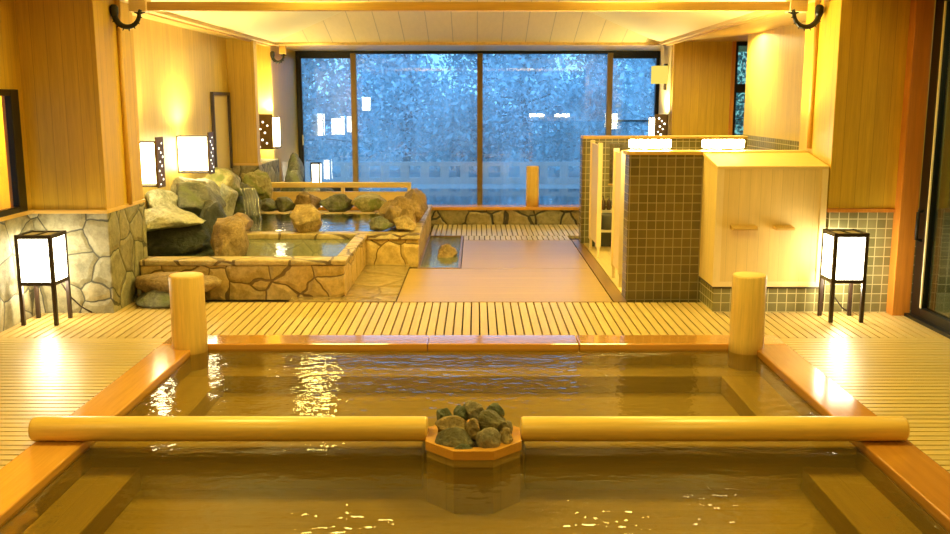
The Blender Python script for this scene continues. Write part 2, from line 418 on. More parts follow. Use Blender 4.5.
# right side
pr = thing('pillar', (3.1, 7.9, 0), 'broad cedar-clad pillar on tiled base behind the right floor lantern', 'pillar', 'boarded pillars', 'structure')
box('tile_base', 'tilel', 2.82, 3.36, 7.54, 8.3, -.03, .82, pr)
box('board_cladding', 'panel', 2.80, 3.75, 7.52, 8.3, .85, 3.2, pr, .006)
box('tile_base', 'tilel', 3.36, 3.75, 7.58, 8.3, -.03, .85, pr)
box('base_rail', 'orange', 2.795, 3.33, 7.505, 8.305, .82, .85, pr, .004)
MB().tube([(2.79, 8.0, 1.30), (2.79, 8.0, 2.5)], .025, 12).build('bamboo_strip', 'trimz', pr)
struct('trim_2', 'orange', 3.33, 3.47, 7.42, 7.54, 0, 3.0, 'reddish orange upright door post right of the tiled pillar base', 'trim', .004)
struct('wall_right', 'panel', 3.5, 3.75, -2.5, 4.6, -.03, 3.2, 'boarded right wall beyond the glass door', 'wall')
struct('wall_right.001', 'panel', 3.5, 3.75, 4.6, 7.52, 2.62, 3.2, 'boarded wall strip above the glass door', 'wall')
w = thing('wall_right', (3.4, 10.5, 0), 'pale boarded wall with tiled foot behind the shower stalls', 'wall', None, 'structure')
box('tile_wainscot', 'tilel', 3.39, 3.55, 8.31, 12.2, -.03, 1.27, w)
box('board_facing', 'pale', 3.40, 3.55, 8.31, 12.2, 1.27, 2.5, w)
pc = thing('pillar', (3.1, 13.9, .02), 'broad boarded pillar right of the big window carrying the cream sconce', 'pillar', 'boarded pillars', 'structure')
box('board_cladding', 'panel', 2.75, 3.55, 13.5, 13.62, .02, 2.5, pc)
box('plaster_side', 'wallgrey', 2.74, 3.55, 13.62, 14.4, .02, 2.5, pc)
struct('wall_right.002', 'wallgrey', 3.06, 3.16, 14.4, 16.4, -.03, 2.5, 'narrow plastered return beside the right window edge', 'wall')
struct('trim_3', 'orange', 3.55, 3.60, 13.47, 13.6, 0, 2.5, 'orange wooden upright edging the narrow dark window', 'trim')
struct('wall_right.003', 'panel', 4.05, 4.2, 12.2, 14.0, -.03, 2.5, 'far right recess wall beside the narrow dark window', 'wall')
struct('wall_right.004', 'panel', 3.55, 4.05, 12.1, 12.2, -.03, 2.5, 'hidden end of the boarded wall behind the shower stalls', 'wall')
struct('wall_front', 'pale', -3.8, 3.8, -2.6, -2.4, -.9, 3.9, 'boarded wall behind the viewer', 'wall')
# ceiling : hipped boards
EX0, EX1, EY, EZ, SL = -2.93, 2.65, 14.0, 2.50, .287
RX = (EX0+EX1)/2; RH = EZ + SL*(EX1-EX0)/2; RY = EY - (EX1-EX0)/2
ce = thing('ceiling', (0, 8, 2.6), 'hipped cream ceiling with seamed boards sloping down to the window', 'ceiling', None, 'structure')
MB().poly([(EX0, EY, EZ), (EX1, EY, EZ), (RX, RY, RH)]).build('seamed_slope', 'ceilpan', ce)
MB().poly([(EX0, -2.5, EZ), (EX0, EY, EZ), (RX, RY, RH), (RX, -2.5, RH)]).build('smooth_slope', 'ceil', ce)
MB().poly([(EX1, -2.5, EZ), (EX1, EY, EZ), (RX, RY, RH), (RX, -2.5, RH)]).build('smooth_slope', 'ceil', ce)
box('soffit', 'cornice', -3.9, EX0, -2.5, 16.4, EZ, EZ+.06, ce)
box('soffit', 'cornice', EX1, 4.6, -2.5, 16.4, EZ, EZ+.06, ce)
box('soffit', 'trimx', EX0, EX1, EY, 16.4, EZ, EZ+.06, ce)
box('roof_cover', 'dark', -3.9, 4.6, -2.6, 16.5, RH+.02, RH+.1, ce)
for (n, xe, i, lab) in (('trim_4', EX0, 1, 'long cornice moulding along the left ceiling edge'), ('trim_5', EX1, -1, 'long cornice moulding along the right ceiling edge')):
    c = thing(n, (xe, 11, 2.5), lab, 'trim', None, 'structure')
    def cb_(nm, mt, a, b_, z0, z1, bv=0): box(nm, mt, min(xe+i*a, xe+i*b_), max(xe+i*a, xe+i*b_), 8.40, EY, z0, z1, c, bv)
    cb_('cornice_board', 'cornice', -.03, .045, 2.475, 2.525, .004)
    cb_('dark_bead', 'darkwood', .03, .05, 2.525, 2.533)  # thin dark line along the ceiling edge
    cb_('lower_bead', 'trimy', -.10, -.03, 2.46, 2.499, .004)
c = thing('trim_6', (0, EY, 2.5), 'cornice moulding across the room above the big window', 'trim', None, 'structure')
box('cornice_board', 'cornice', EX0+.045, EX1-.045, EY-.045, EY+.03, 2.475, 2.525, c, .004)
# tie beam with hanger blocks and iron hooks
bm_ = thing('ceiling_beam', (0, 8, 2.42), 'slender wooden tie beam spanning the room under the ceiling', 'beam', None, 'structure')
box('beam', 'trimx', -2.68, 2.56, 7.96, 8.04, 2.415, 2.485, bm_, .004)
box('hanger_block', 'cream', -2.81, -2.67, 7.93, 8.07, 2.405, 2.58, bm_, .006)
box('hanger_block', 'cream', 2.545, 2.685, 7.93, 8.07, 2.405, 2.56, bm_, .006)
def hook(cx, cy, cz, r, side, label):
    t = thing('iron_hook', (cx - side*r, cy, cz), label, 'hook', 'wrought iron hooks')
    pts = [(cx - side*r, cy, cz+.05)] + [(cx - side*r*math.cos(a), cy, cz - r*1.05*math.sin(a)) for a in [PI*k/14 for k in range(15)]] + [(cx + side*r*1.12, cy, cz+.03)]
    n = len(pts)
    MB().tube(pts, [.026-.012*k/n for k in range(n)], 10).build('curl', 'iron', t)
    MB().lathe(cx - side*r, cy, [(.026, cz-.02), (.034, cz+.01), (.034, cz+.05), (.02, cz+.07)], 12).build('mount', 'iron', t)
    for a in (.5, .9, 1.3, 1.7, 2.1, 2.5, 2.9):
        x, z = cx - side*r*math.cos(a), cz - r*1.05*math.sin(a)
        MB().tube([(x, cy, z), (x - side*math.cos(a)*.03, cy-.015, z - math.sin(a)*.035)], [.010, .003], 6).build('thorn', 'iron', t)
    for e in (.05, -.04): MB().tube([(cx+side*r, cy, cz), (cx+side*(r+e), cy, cz+.01)], [.012, .004], 6).build('thorn', 'iron', t)
hook(-2.81, 7.88, 2.385, .10, 1, 'black iron hook on the near left pillar under the beam end')
hook(2.66, 7.88, 2.385, .10, -1, 'black iron hook on the near right pillar under the beam end')
hook(-2.88, 14.14, 2.33, .08, 1, 'small black iron hook beside the top left window corner')
bk = box('wooden_block', 'trimx', -2.85, -2.76, 14.09, 14.18, 2.36, 2.498, None, .005)
tag(bk, 'small wooden block above the curl of the far iron hook', 'block', None, 'structure')

# ------------------------------------------------------------------ big window
wn = thing('window_1', (0, 16.2, .2), 'wide glazed wall looking out on the dusk blue garden', 'window', None, 'structure')
YW = 16.2
b = MB(); b.box(-3.03, -2.95, YW-.05, YW+.06, .0, 2.5); b.box(3.0, 3.06, YW-.05, YW+.06, .0, 2.5); b.box(-2.95, 3.0, YW-.05, YW+.06, 2.455, 2.5); b.box(-2.95, 3.0, YW-.05, YW+.06, 0, .20)
b.build('window_frame', 'black', wn, .004)
for x in (-2.045, .065, 2.235): box('mullion', 'bronze', x-.045, x+.045, YW-.06, YW+.05, .05, 2.47, wn, .004)
xs = [-2.95, -2.09, -2.0, .02, .11, 2.19, 2.28, 3.0]
for k in range(4):
    box('pane', 'hazeglass', xs[2*k], xs[2*k+1], YW, YW+.006, .2, 2.455, wn)
b = MB()
for x0, x1 in ((-2.95, -2.09), (2.28, 3.0)):
    b.box(x0, x1, YW-.045, YW-.012, 2.38, 2.455); b.box(x0, x1, YW-.045, YW-.012, .2, .26)
b.box(-2.95, -2.91, YW-.045, YW-.012, .2, 2.4)
b.build('sash_rail', 'black', wn)
box('mid_rail', 'black', 2.28, 3.0, YW+.012, YW+.035, 1.34, 1.37, wn)
box('sash_handle', 'stoolrim', -2.925, -2.905, YW-.065, YW-.045, .95, 1.12, wn)

# alcove window, left
w2 = thing('window_2', (-3.56, 6.6, .84), 'dark framed alcove window glowing orange at the left edge', 'window', None, 'structure')
b = MB(); b.box(-3.565, -3.515, 7.29, 7.42, .84, 1.78); b.box(-3.565, -3.515, 5.9, 5.96, .84, 1.78); b.box(-3.565, -3.515, 5.96, 7.29, .84, .89); b.box(-3.565, -3.515, 5.96, 7.29, 1.73, 1.78)
b.build('window_frame', 'black', w2, .004)
box('pane', 'glass', -3.55, -3.545, 5.96, 7.29, .89, 1.73, w2)
box('inner_post', 'orange', -3.66, -3.60, 7.44, 7.49, .8, 1.8, w2)
# narrow framed panel on the recess wall
w3 = thing('window_3', (-3.29, 12.3, .8), 'narrow dark framed pale window between wall lamp and far left pillar', 'window', None, 'structure')
b = MB(); b.box(-3.30, -3.26, 11.98, 12.02, .8, 1.80); b.box(-3.30, -3.26, 12.74, 12.80, .8, 1.80); b.box(-3.30, -3.26, 12.02, 12.74, 1.76, 1.80)
b.build('window_frame', 'darkwood', w3)
box('pane', 'frost', -3.30, -3.285, 12.02, 12.74, .8, 1.76, w3)
# narrow dark window on the right
w4 = thing('window_4', (3.8, 13.52, 0), 'narrow dark window right of the boarded pillar', 'window', None, 'structure')
b = MB(); b.box(3.60, 3.64, 13.5, 13.56, .9, 2.5); b.box(4.0, 4.05, 13.5, 13.56, .9, 2.5); b.box(3.64, 4.0, 13.5, 13.56, 1.80, 1.92); b.box(3.64, 4.0, 13.5, 13.56, 2.44, 2.5); b.box(3.6, 4.05, 13.5, 13.56, 0, .9)
b.build('window_frame', 'black', w4)
box('pane', 'doorglass', 3.64, 4.0, 13.53, 13.535, .9, 1.80, w4)
box('pane', 'doorglass', 3.64, 4.0, 13.53, 13.535, 1.92, 2.44, w4)
# glass door, right
d1 = thing('door_1', (3.5, 6.0, 0), 'dark framed sliding glass door at the right edge', 'door', None, 'structure')
b = MB(); b.box(3.47, 3.54, 7.26, 7.41, .0, 2.5); b.box(3.47, 3.54, 4.6, 4.72, .0, 2.5); b.box(3.47, 3.54, 4.72, 7.26, 0, .10); b.box(3.47, 3.54, 4.72, 7.26, 2.42, 2.5)
b.build('door_frame', 'black', d1, .004)
box('track', 'black', 3.42, 3.58, 4.6, 7.41, 0, .025, d1)
box('header', 'black', 3.45, 3.56, 4.6, 7.41, 2.5, 2.62, d1)
box('edge_strip', 'stoolrim', 3.462, 3.472, 7.235, 7.255, .1, 2.42, d1)
box('pane', 'doorglass', 3.50, 3.506, 4.72, 7.26, .10, 2.42, d1)
h = MB().tube([(3.47, 7.33, .62), (3.43, 7.33, .63), (3.43, 7.33, .84), (3.47, 7.33, .85)], .014, 8).build('handle', 'iron', d1)
box('handle', 'iron', 3.54, 3.57, 7.30, 7.36, .62, .85, d1)
# dim lobby beyond the door
lb = thing('wall_lobby', (5.5, 5, 0), 'dim tiled lobby behind the glass door', 'wall', None, 'structure')
box('tile_facing', 'tilel', 3.75, 6.2, 8.31, 8.4, -.03, 1.0, lb); 
box('plaster', 'panel', 4.01, 6.2, 8.32, 8.4, 1.0, 2.6, lb)
box('side_facing', 'panel', 6.2, 6.3, 2.5, 8.4, -.03, 2.6, lb)
box('end_facing', 'panel', 3.75, 6.3, 2.5, 2.6, -.03, 2.6, lb)
box('lobby_floor', 'deckx', 3.6, 6.2, 2.6, 8.3, -.03, 0, lb)

# ------------------------------------------------------------------ front bath
bt = thing('wooden_bath', (-.02, 4.0, -.4), 'large amber cypress bath set into the deck in front', 'bath')
RZ = .022
b = MB(); b.box(BX0, BX0+.25, 1.0, BY1-.26, -.035, RZ); b.build('side_rim', 'rimy', bt, .008)
b = MB(); b.box(BX1-.25, BX1, 1.0, BY1-.26, -.035, RZ); b.build('side_rim', 'rimdark', bt, .008)
for x0, x1 in ((BX0, -.34), (-.337, .72), (.723, BX1)):
    box('back_rim', 'rimwet', x0, x1, BY1-.26, BY1, -.035, RZ, bt, .008)
box('front_rim', 'rimx', BX0, BX1, .98, 1.2, -.035, RZ-.002, bt, .008)
ix0, ix1 = BX0+.25, BX1-.25
BZ, FZ = -.13, -.25
b = MB(); b.box(BX0, ix0, 1.0, BY1, -.6, -.036); b.box(ix1, BX1, 1.0, BY1, -.6, -.036); b.box(ix0, ix1, BY1-.26, BY1, -.6, -.036); b.box(ix0, ix1, .98, 1.2, -.6, -.036)
b.build('tub_wall', 'tuby', bt)
box('partition', 'tub', ix0, -.275, 4.56, 4.80, FZ, -.03, bt)
box('partition', 'tub', .25, ix1, 4.56, 4.80, FZ, -.03, bt)
box('partition', 'tub', -.275, .25, 4.765, 4.80, FZ, -.03, bt)
box('tub_floor', 'tub', ix0, ix1, 1.2, BY1-.26, -.6, FZ, bt)
box('bench', 'tub', ix0, ix1, 6.17, BY1-.26, FZ, BZ, bt, .006)
for y0, y1 in ((4.80, 6.17), (1.2, 4.56)):
    box('bench', 'tuby', ix0, ix0+.25, y0, y1, FZ, BZ, bt, .006)
    box('bench', 'tuby', ix1-.27, ix1, y0, y1, FZ, BZ, bt, .006)
def watersheet(name, mat, ring, z, label, cat='water'):
    o = MB().poly([(x, y, z) for x, y in ring]).build(name, mat)
    return tag(o, label, cat, None, 'stuff')
watersheet('bath_water', 'waterbath', [(ix0, 1.2), (ix1, 1.2), (ix1, BY1-.26), (ix0, BY1-.26)], -.016, 'rippled amber water filling the front cypress bath')

def log_post(x, y, z, r, h, label):
    t = thing('log_post', (x, y, z), label, 'log post', 'upright log posts')
    random.seed(int(x*100))
    MB().lathe(x, y, [(r*.99, z), (r, z+h*.3), (r*.97, z+h*.7), (r*.98, z+h-.012), (r*.95, z+h-.001)], 32).build('trunk', 'post', t)
    MB().lathe(x, y, [(r*.95, z+h-.001), (r*.90, z+h+.003), (.01, z+h+.004)], 32).build('sawn_top', 'endgrain', t)
log_post(-1.985, 6.40, BZ+.001, .12, .65, 'peeled log post standing on the left back corner of the front bath')
log_post(1.875, 6.40, BZ+.001, .118, .65, 'peeled log post standing on the right back corner of the front bath')

def log_bar(x0, x1, label):
    t = thing('log_bar', ((x0+x1)/2, 4.53, RZ), label, 'log', 'log rails across the bath')
    r = .062; y = 4.53; z = RZ + r
    MB().tube([(x0, y, z), (x0+.012, y, z), (x0+(x1-x0)*.5, y, z), (x1-.012, y, z), (x1, y, z)], [r*.9, r, r*1.01, r, r*.9], 28).build('trunk', 'log', t)
log_bar(-2.21, -.242, 'long peeled log rail lying left of the stone-filled octagonal box')
log_bar(.225, 2.14, 'long peeled log rail lying right of the stone-filled octagonal box')

# octagonal stone box
ocx, ocy = -.012, 4.50
ob = thing('octagonal_box', (ocx, ocy, -.25), 'octagonal wooden box holding stones in the middle of the bath', 'box')
def octa(r): return [(ocx + r*math.cos(PI/8 + k*PI/4), ocy + r*math.sin(PI/8 + k*PI/4)) for k in range(8)]
Ro, Ri = .247, .200
for nm, mt, za, zb, e in (('side_panel', 'tub', FZ+.002, .022, 0), ('rim_board', 'rimx', .022, .066, .006)):
    o_, i_ = octa(Ro+e), octa(Ri-e)
    for k in range(8):
        j = (k+1) % 8
        MB().hexa([(*i_[k], za), (*o_[k], za), (*o_[j], za), (*i_[j], za), (*i_[k], zb), (*o_[k], zb), (*o_[j], zb), (*i_[j], zb)]).build(nm, mt, ob)
MB().prism(octa(Ri-.001), -.05, .045).build('inner_floor', 'dark', ob)

# ------------------------------------------------------------------ rocks
def rock(name, mat, cx, cy, z0, sx, sy, sz, seed, label, group, cat='rock', sub=4, cuts=9, rz=0, rough=.10):
    rnd = random.Random(seed)
    b = bmesh.new(); bmesh.ops.create_icosphere(b, subdivisions=sub, radius=1)
    pl = []
    for _ in range(cuts):
        d = Vector((rnd.gauss(0, 1), rnd.gauss(0, 1), rnd.gauss(0, 1))).normalized()
        pl.append((d, rnd.uniform(.52, .84)))
    pl.append((Vector((0, 0, -1)), .62))
    off = Vector((seed*3.7, seed*1.3, seed*.7))
    for v in b.verts:
        p = v.co.copy()
        for d, h in pl:
            k = p.dot(d)
            if k > h: p -= d*(k-h)*.92
        n = v.co
        p *= 1 + rough*noise.noise(n*1.6+off) + rough*.5*noise.noise(n*4+off) + rough*.22*noise.noise(n*10+off)
        v.co = p
    lo = [min(v.co[k] for v in b.verts) for k in range(3)]; hi = [max(v.co[k] for v in b.verts) for k in range(3)]
    R = Matrix.Rotation(rz, 3, 'Z')
    for v in b.verts:
        q = Vector([(v.co[k]-(lo[k]+hi[k])/2)/(hi[k]-lo[k]) for k in range(3)])
        v.co = R @ Vector((q.x*sx, q.y*sy, (q.z+.5)*sz))
    for f in b.faces: f.smooth = True
    me = bpy.data.meshes.new(name); b.to_mesh(me); b.free(); me.materials.append(M[mat])
    o = bpy.data.objects.new(name, me); COL.objects.link(o); o.location = (cx, cy, z0)
    return tag(o, label, cat, group)
def rocks(rows, group, name='rock', cat='rock', **k):
    for i, (mat, x0, x1, y, dy, z0, z1, lab) in enumerate(rows):
        rock(name, mat, (x0+x1)/2, y, z0, x1-x0, dy, z1-z0, 11+i*7+len(group), lab, group, cat, **k)
# stones in the octagonal box
rocks([
 ('peb1', -.200, -.005, 4.38, .13, .046, .140, 'dark speckled stone at the front left of the octagonal box'),
 ('peb3', .000, .120, 4.365, .12, .046, .150, 'round pale brown stone at the front middle of the octagonal box'),
 ('peb2', .105, .180, 4.42, .12, .046, .130, 'brown stone at the front right of the octagonal box'),
 ('peb2', -.205, -.035, 4.49, .10, .085, .165, 'flat brown stone second row left in the octagonal box'),
 ('peb2', -.050, .020, 4.455, .09, .06, .165, 'small brown stone in the centre of the octagonal box'),
 ('peb1', .005, .155, 4.50, .12, .10, .190, 'angular olive stone resting right of centre in the box'),
 ('peb4', -.200, -.120, 4.57, .09, .10, .180, 'greenish stone at the far left corner of the box'),
 ('peb4', -.115, -.035, 4.58, .09, .11, .190, 'dark green stone behind the centre left of the box'),
 ('peb3', -.065, .045, 4.58, .11, .11, .215, 'pale grey-green stone topmost at the back of the box'),
 ('peb4', .050, .145, 4.61, .08, .12, .190, 'flat dark green stone at the back right of the box'),
 ('peb4', -.115, -.01, 4.315, .045, .046, .085, 'low dark stone against the front rim of the box'),
 ('peb3', .13, .185, 4.52, .08, .046, .13, 'little grey stone at the right rim of the box'),
 ('peb1', -.17, -.04, 4.58, .14, .046, .115, 'dark stone underneath at the back left of the box'),
 ('peb1', -.03, .15, 4.60, .14, .046, .130, 'dark stone underneath at the back right of the box'),
], 'stones in the octagonal box', 'stone', 'stone', sub=4)

# ------------------------------------------------------------------ stone pools
PZ = .33
def coping(name, segs, z0, z1, parent):
    b = MB()
    for s in segs: b.box(*s, z0, z1)
    return b.build(name, 'coping', parent, .012)
p1 = thing('stone_pool', (-2.2, 8.9, 0), 'front stone pool faced with amber flagstones beside the left pillar', 'pool', 'stone pools')
b = MB(); b.box(-2.925, -1.15, 8.15, 8.33, -.03, PZ-.05); b.box(-1.23, -1.15, 8.33, 9.78, -.03, PZ-.05)
b.build('pool_wall', 'stoneo', p1, .01)
coping('coping', [(-2.925, -1.13, 8.13, 8.35), (-1.245, -1.13, 8.35, 9.76)], PZ-.05, PZ, p1)
box('pool_floor', 'stoned', -3.295, -1.23, 8.39, 9.78, -.03, .05, p1)
p2_ = thing('stone_pool', (-1.9, 10.9, 0), 'rear stone pool edged with boulders behind the front stone pool', 'pool', 'stone pools')
b = MB(); b.box(-3.295, -.60, 9.79, 9.97, -.03, PZ-.06); b.box(-.78, -.60, 9.97, 12.6, -.03, PZ-.06); b.box(-3.295, -.78, 11.95, 12.6, -.03, PZ-.08)
b.build('pool_wall', 'stoneo', p2_, .01)
coping('coping', [(-2.75, -.585, 9.77, 9.99), (-.80, -.585, 9.99, 12.6)], PZ-.06, PZ, p2_)
coping('back_coping', [(-3.295, -.80, 11.93, 12.1)], PZ-.08, PZ-.04, p2_)
box('pool_floor', 'stoned', -3.295, -.78, 9.97, 11.95, -.03, .08, p2_)
watersheet('pool_water', 'watersp', [(-3.29, 8.385), (-2.92, 8.385), (-2.92, 8.33), (-1.23, 8.33), (-1.23, 9.78), (-3.29, 9.78)], .275, 'dark water filling the front stone pool')
watersheet('pool_water', 'watersp', [(-3.29, 9.97), (-.78, 9.97), (-.78, 11.95), (-3.29, 11.95)], .285, 'steaming water filling the rear stone pool')
# floor basin
fb = thing('floor_basin', (-.385, 10.8, -.3), 'small sunken wet basin in the floor right of the boulders', 'basin')
b = MB(); b.box(-.60, -.58, 9.58, 11.96, -.3, .006); b.box(-.185, -.16, 9.58, 11.96, -.3, .006); b.box(-.58, -.185, 9.58, 9.61, -.3, .006); b.box(-.58, -.185, 11.93, 11.96, -.3, .006)
b.build('basin_edge', 'drain', fb)
box('basin_floor', 'wetstone', -.58, -.185, 9.61, 11.93, -.3, -.12, fb)
watersheet('basin_water', 'watersp', [(-.58, 9.61), (-.185, 9.61), (-.185, 11.93), (-.58, 11.93)], -.012, 'still water in the small sunken floor basin')

RG = 'rocks around the stone pools'
rocks([
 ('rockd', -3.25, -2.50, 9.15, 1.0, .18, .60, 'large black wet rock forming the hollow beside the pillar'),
 ('rockp', -3.25, -2.55, 8.95, .8, .50, .74, 'broad pale flat slab overhanging the black hollow'),
 ('rockg', -3.10, -2.62, 9.75, .7, .50, .88, 'craggy grey-green rock topmost of the left rockery'),
 ('rockp', -3.30, -2.98, 9.50, .6, .55, .84, 'pale rock tucked against the wall below the first wall lamp'),
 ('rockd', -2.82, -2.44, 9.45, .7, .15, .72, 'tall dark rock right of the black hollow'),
 ('rockp', -3.28, -2.80, 10.35, .8, .50, .90, 'large pale rock lit from above by the second wall lamp'),
 ('rocky', -3.22, -2.76, 11.25, .8, .55, .93, 'yellow-green rock below the narrow framed window'),
 ('rocky', -3.06, -2.66, 12.45, .6, .35, .80, 'mossy yellow rock leaning against the far left pillar base'),
 ('rockp', -3.06, -2.74, 10.95, .6, .33, .76, 'pale whitish rock left of the little waterfall'),
 ('rockg', -3.05, -2.66, 11.75, .7, .20, .70, 'grey rock the little waterfall runs over'),
 ('rockb', -2.80, -2.38, 10.0, .5, .22, .52, 'flat brown rock at the foot of the little waterfall'),
 ('rockb', -2.47, -2.13, 8.72, .45, .20, .62, 'upright brown boulder standing in the front pool'),
 ('rockt', -1.95, -1.62, 9.95, .35, .30, .62, 'upright tan boulder on the rim between the two pools'),
 ('rockg', -2.80, -2.57, 12.3, .4, .27, .45, 'smallest grey rock leftmost along the rear pool back edge'),
 ('rockg', -2.62, -2.33, 12.3, .4, .27, .47, 'mossy rock second from the left along the back edge'),
 ('rockb', -2.37, -2.02, 12.35, .4, .27, .54, 'rounded brown rock behind the tan rim boulder'),
 ('rockg', -2.04, -1.60, 12.3, .45, .26, .51, 'wide grey-green rock under the middle of the railing'),
 ('rocky', -1.62, -1.14, 12.3, .45, .26, .51, 'wide olive rock right end of the back edge row'),
 ('rockb', -1.10, -.66, 10.65, .55, .28, .65, 'big round brown boulder at the right end of the rear pool'),
 ('rockb', -.90, -.555, 10.95, .7, .28, .69, 'tall brown boulder rightmost of the pool-end pile'),
 ('rockg', -1.14, -.86, 10.05, .30, .32, .49, 'low dark grey-green rock at front of the pool-end pile'),
 ('rockt', -.88, -.63, 10.02, .28, .32, .50, 'smooth tan rock at front right of the pool-end pile'),
 ('rockb', -1.00, -.80, 10.28, .25, .40, .57, 'small brown rock wedged in the pool-end pile'),
 ('rockb', -.46, -.20, 10.5, .40, -.12, .12, 'half-submerged round stone in the sunken floor basin'),
 ('rockg', -2.985, -2.68, 14.75, .55, .02, .90, 'tall grey corner rock under the pierced wall lamp'),
 ('rockg', -2.92, -2.54, 14.1, .50, .02, .68, 'broad grey-green corner rock beside the back lantern'),
 ('rockp', -2.66, -2.36, 14.4, .4, .02, .44, 'pale striped corner rock leaning right behind the railing'),
], RG, cuts=14, rough=.17)
rocks([
 ('rockb', -2.92, -2.18, 7.97, .34, .09, .25, 'upper flat step stone between the left pillar and log post'),
 ('rockg', -2.88, -2.42, 7.85, .40, .0, .125, 'lower flat step stone at the left pillar foot'),
 ], 'step stones', cuts=6)
# little waterfall
b = MB()
for i in range(9):
    x = -2.80 + i*.022; y = 11.35 + .03*math.sin(i*2.1)
    pts = [(x - .10 + .02*math.sin(i), y+.16, .66), (x-.03, y+.06, .645), (x+.02, y, .56), (x+.035 + .01*math.sin(i*3), y-.02, .42), (x+.05, y-.03, .288)]
    b.tube(pts, [.006, .011, .010, .010, .014], 6)
tag(b.build('waterfall', 'fall', None, 0, smooth=True), 'thin white waterfall running off the rocks into the rear pool', 'waterfall', None, 'stuff')

# ------------------------------------------------------------------ window bath ledge
le = thing('window_bath', (0, 14.6, 0), 'shallow bath along the window behind a stone ledge', 'bath')
box('stone_ledge', 'stoned', -2.92, 3.9, 13.08, 13.32, -.03, .20, le, .008)
box('ledge_rim', 'rimx', -2.92, 3.9, 13.05, 13.36, .20, .245, le, .006)
box('bath_floor', 'stoned', -2.92, 2.72, 13.36, 16.14, -.03, .02, le)
watersheet('bath_water', 'waterwin', [(-2.93, 13.36), (2.74, 13.36), (2.74, 14.41), (3.05, 14.41), (3.05, 16.14), (-2.99, 16.14), (-2.99, 14.21), (-2.93, 14.21)], .215, 'calm blue-reflecting water of the bath along the window')
log_post(.785, 13.2, .245, .09, .55, 'slim log post standing on the far window bath ledge')
# railing
rl = thing('railing', (-1.88, 13.2, .245), 'low wooden railing on the ledge behind the rear pool', 'railing')
box('top_rail', 'cabx', -2.88, -.90, 13.17, 13.23, .50, .575, rl, .008)
box('lower_board', 'cabx', -2.88, -.90, 13.18, 13.22, .27, .445, rl, .006)
for x in (-2.85, -1.85, -.93): box('baluster', 'cream', x-.025, x+.025, 13.17, 13.23, .245, .52, rl, .005)

# ------------------------------------------------------------------ lanterns
def lantern(x0, x1, y0, y1, z0, zs, z1, label, cord=None):
    t = thing('floor_lantern', ((x0+x1)/2, (y0+y1)/2, z0), label, 'lantern', 'floor lanterns')
    w = .029
    for x in (x0, x1-w):
        for y in (y0, y1-w): box('leg', 'darkwood', x, x+w, y, y+w, z0, z1, t, .003)
    for z in (zs, z1-w*1.1):
        for q in ((x0+w, x1-w, y0+.002, y0+w-.002), (x0+w, x1-w, y1-w+.002, y1-.002), (x0+.002, x0+w-.002, y0+w, y1-w), (x1-w+.002, x1-.002, y0+w, y1-w)):
            box('rail', 'darkwood', *q, z, z+w, t)
    box('top_bar', 'darkwood', (x0+x1)/2-.008, (x0+x1)/2+.008, y0+w, y1-w, z1-w, z1-.004, t)
    e = .006
    for q in ((x0+w, x1-w, y0+e, y0+e+.004), (x0+w, x1-w, y1-e-.004, y1-e), (x0+e, x0+e+.004, y0+w, y1-w), (x1-e-.004, x1-e, y0+w, y1-w)):
        box('paper_panel', 'paper', *q, zs+w, z1-w, t)
    box('top_paper', 'frost', x0+w, x1-w, y0+w, y1-w, z1-.016, z1-.012, t)
    if cord: MB().tube(cord, .006, 6).build('cord', 'darkwood', t)
    return t
lantern(-3.475, -3.195, 7.07, 7.35, 0, .31, .70, 'dark framed paper lantern standing before the left flagstone pillar', [(-3.28, 7.33, .32), (-3.24, 7.42, .16), (-3.18, 7.48, .06), (-3.1, 7.49, .01)])
lantern(2.735, 3.0, 7.17, 7.44, 0, .31, .70, 'dark framed paper lantern standing before the right tiled pillar base', [(2.80, 7.42, .32), (2.86, 7.46, .16), (2.95, 7.48, .05), (3.02, 7.49, .01)])
sl = rock('rock', 'rockg', -2.62, 15.62, .02, .62, .5, .27, 5, 'flat stone carrying the small lantern by the window', RG, cuts=4)
lantern(-2.70, -2.54, 15.52, 15.68, .29, .30, .70, 'small paper lantern by the far left corner of the window')

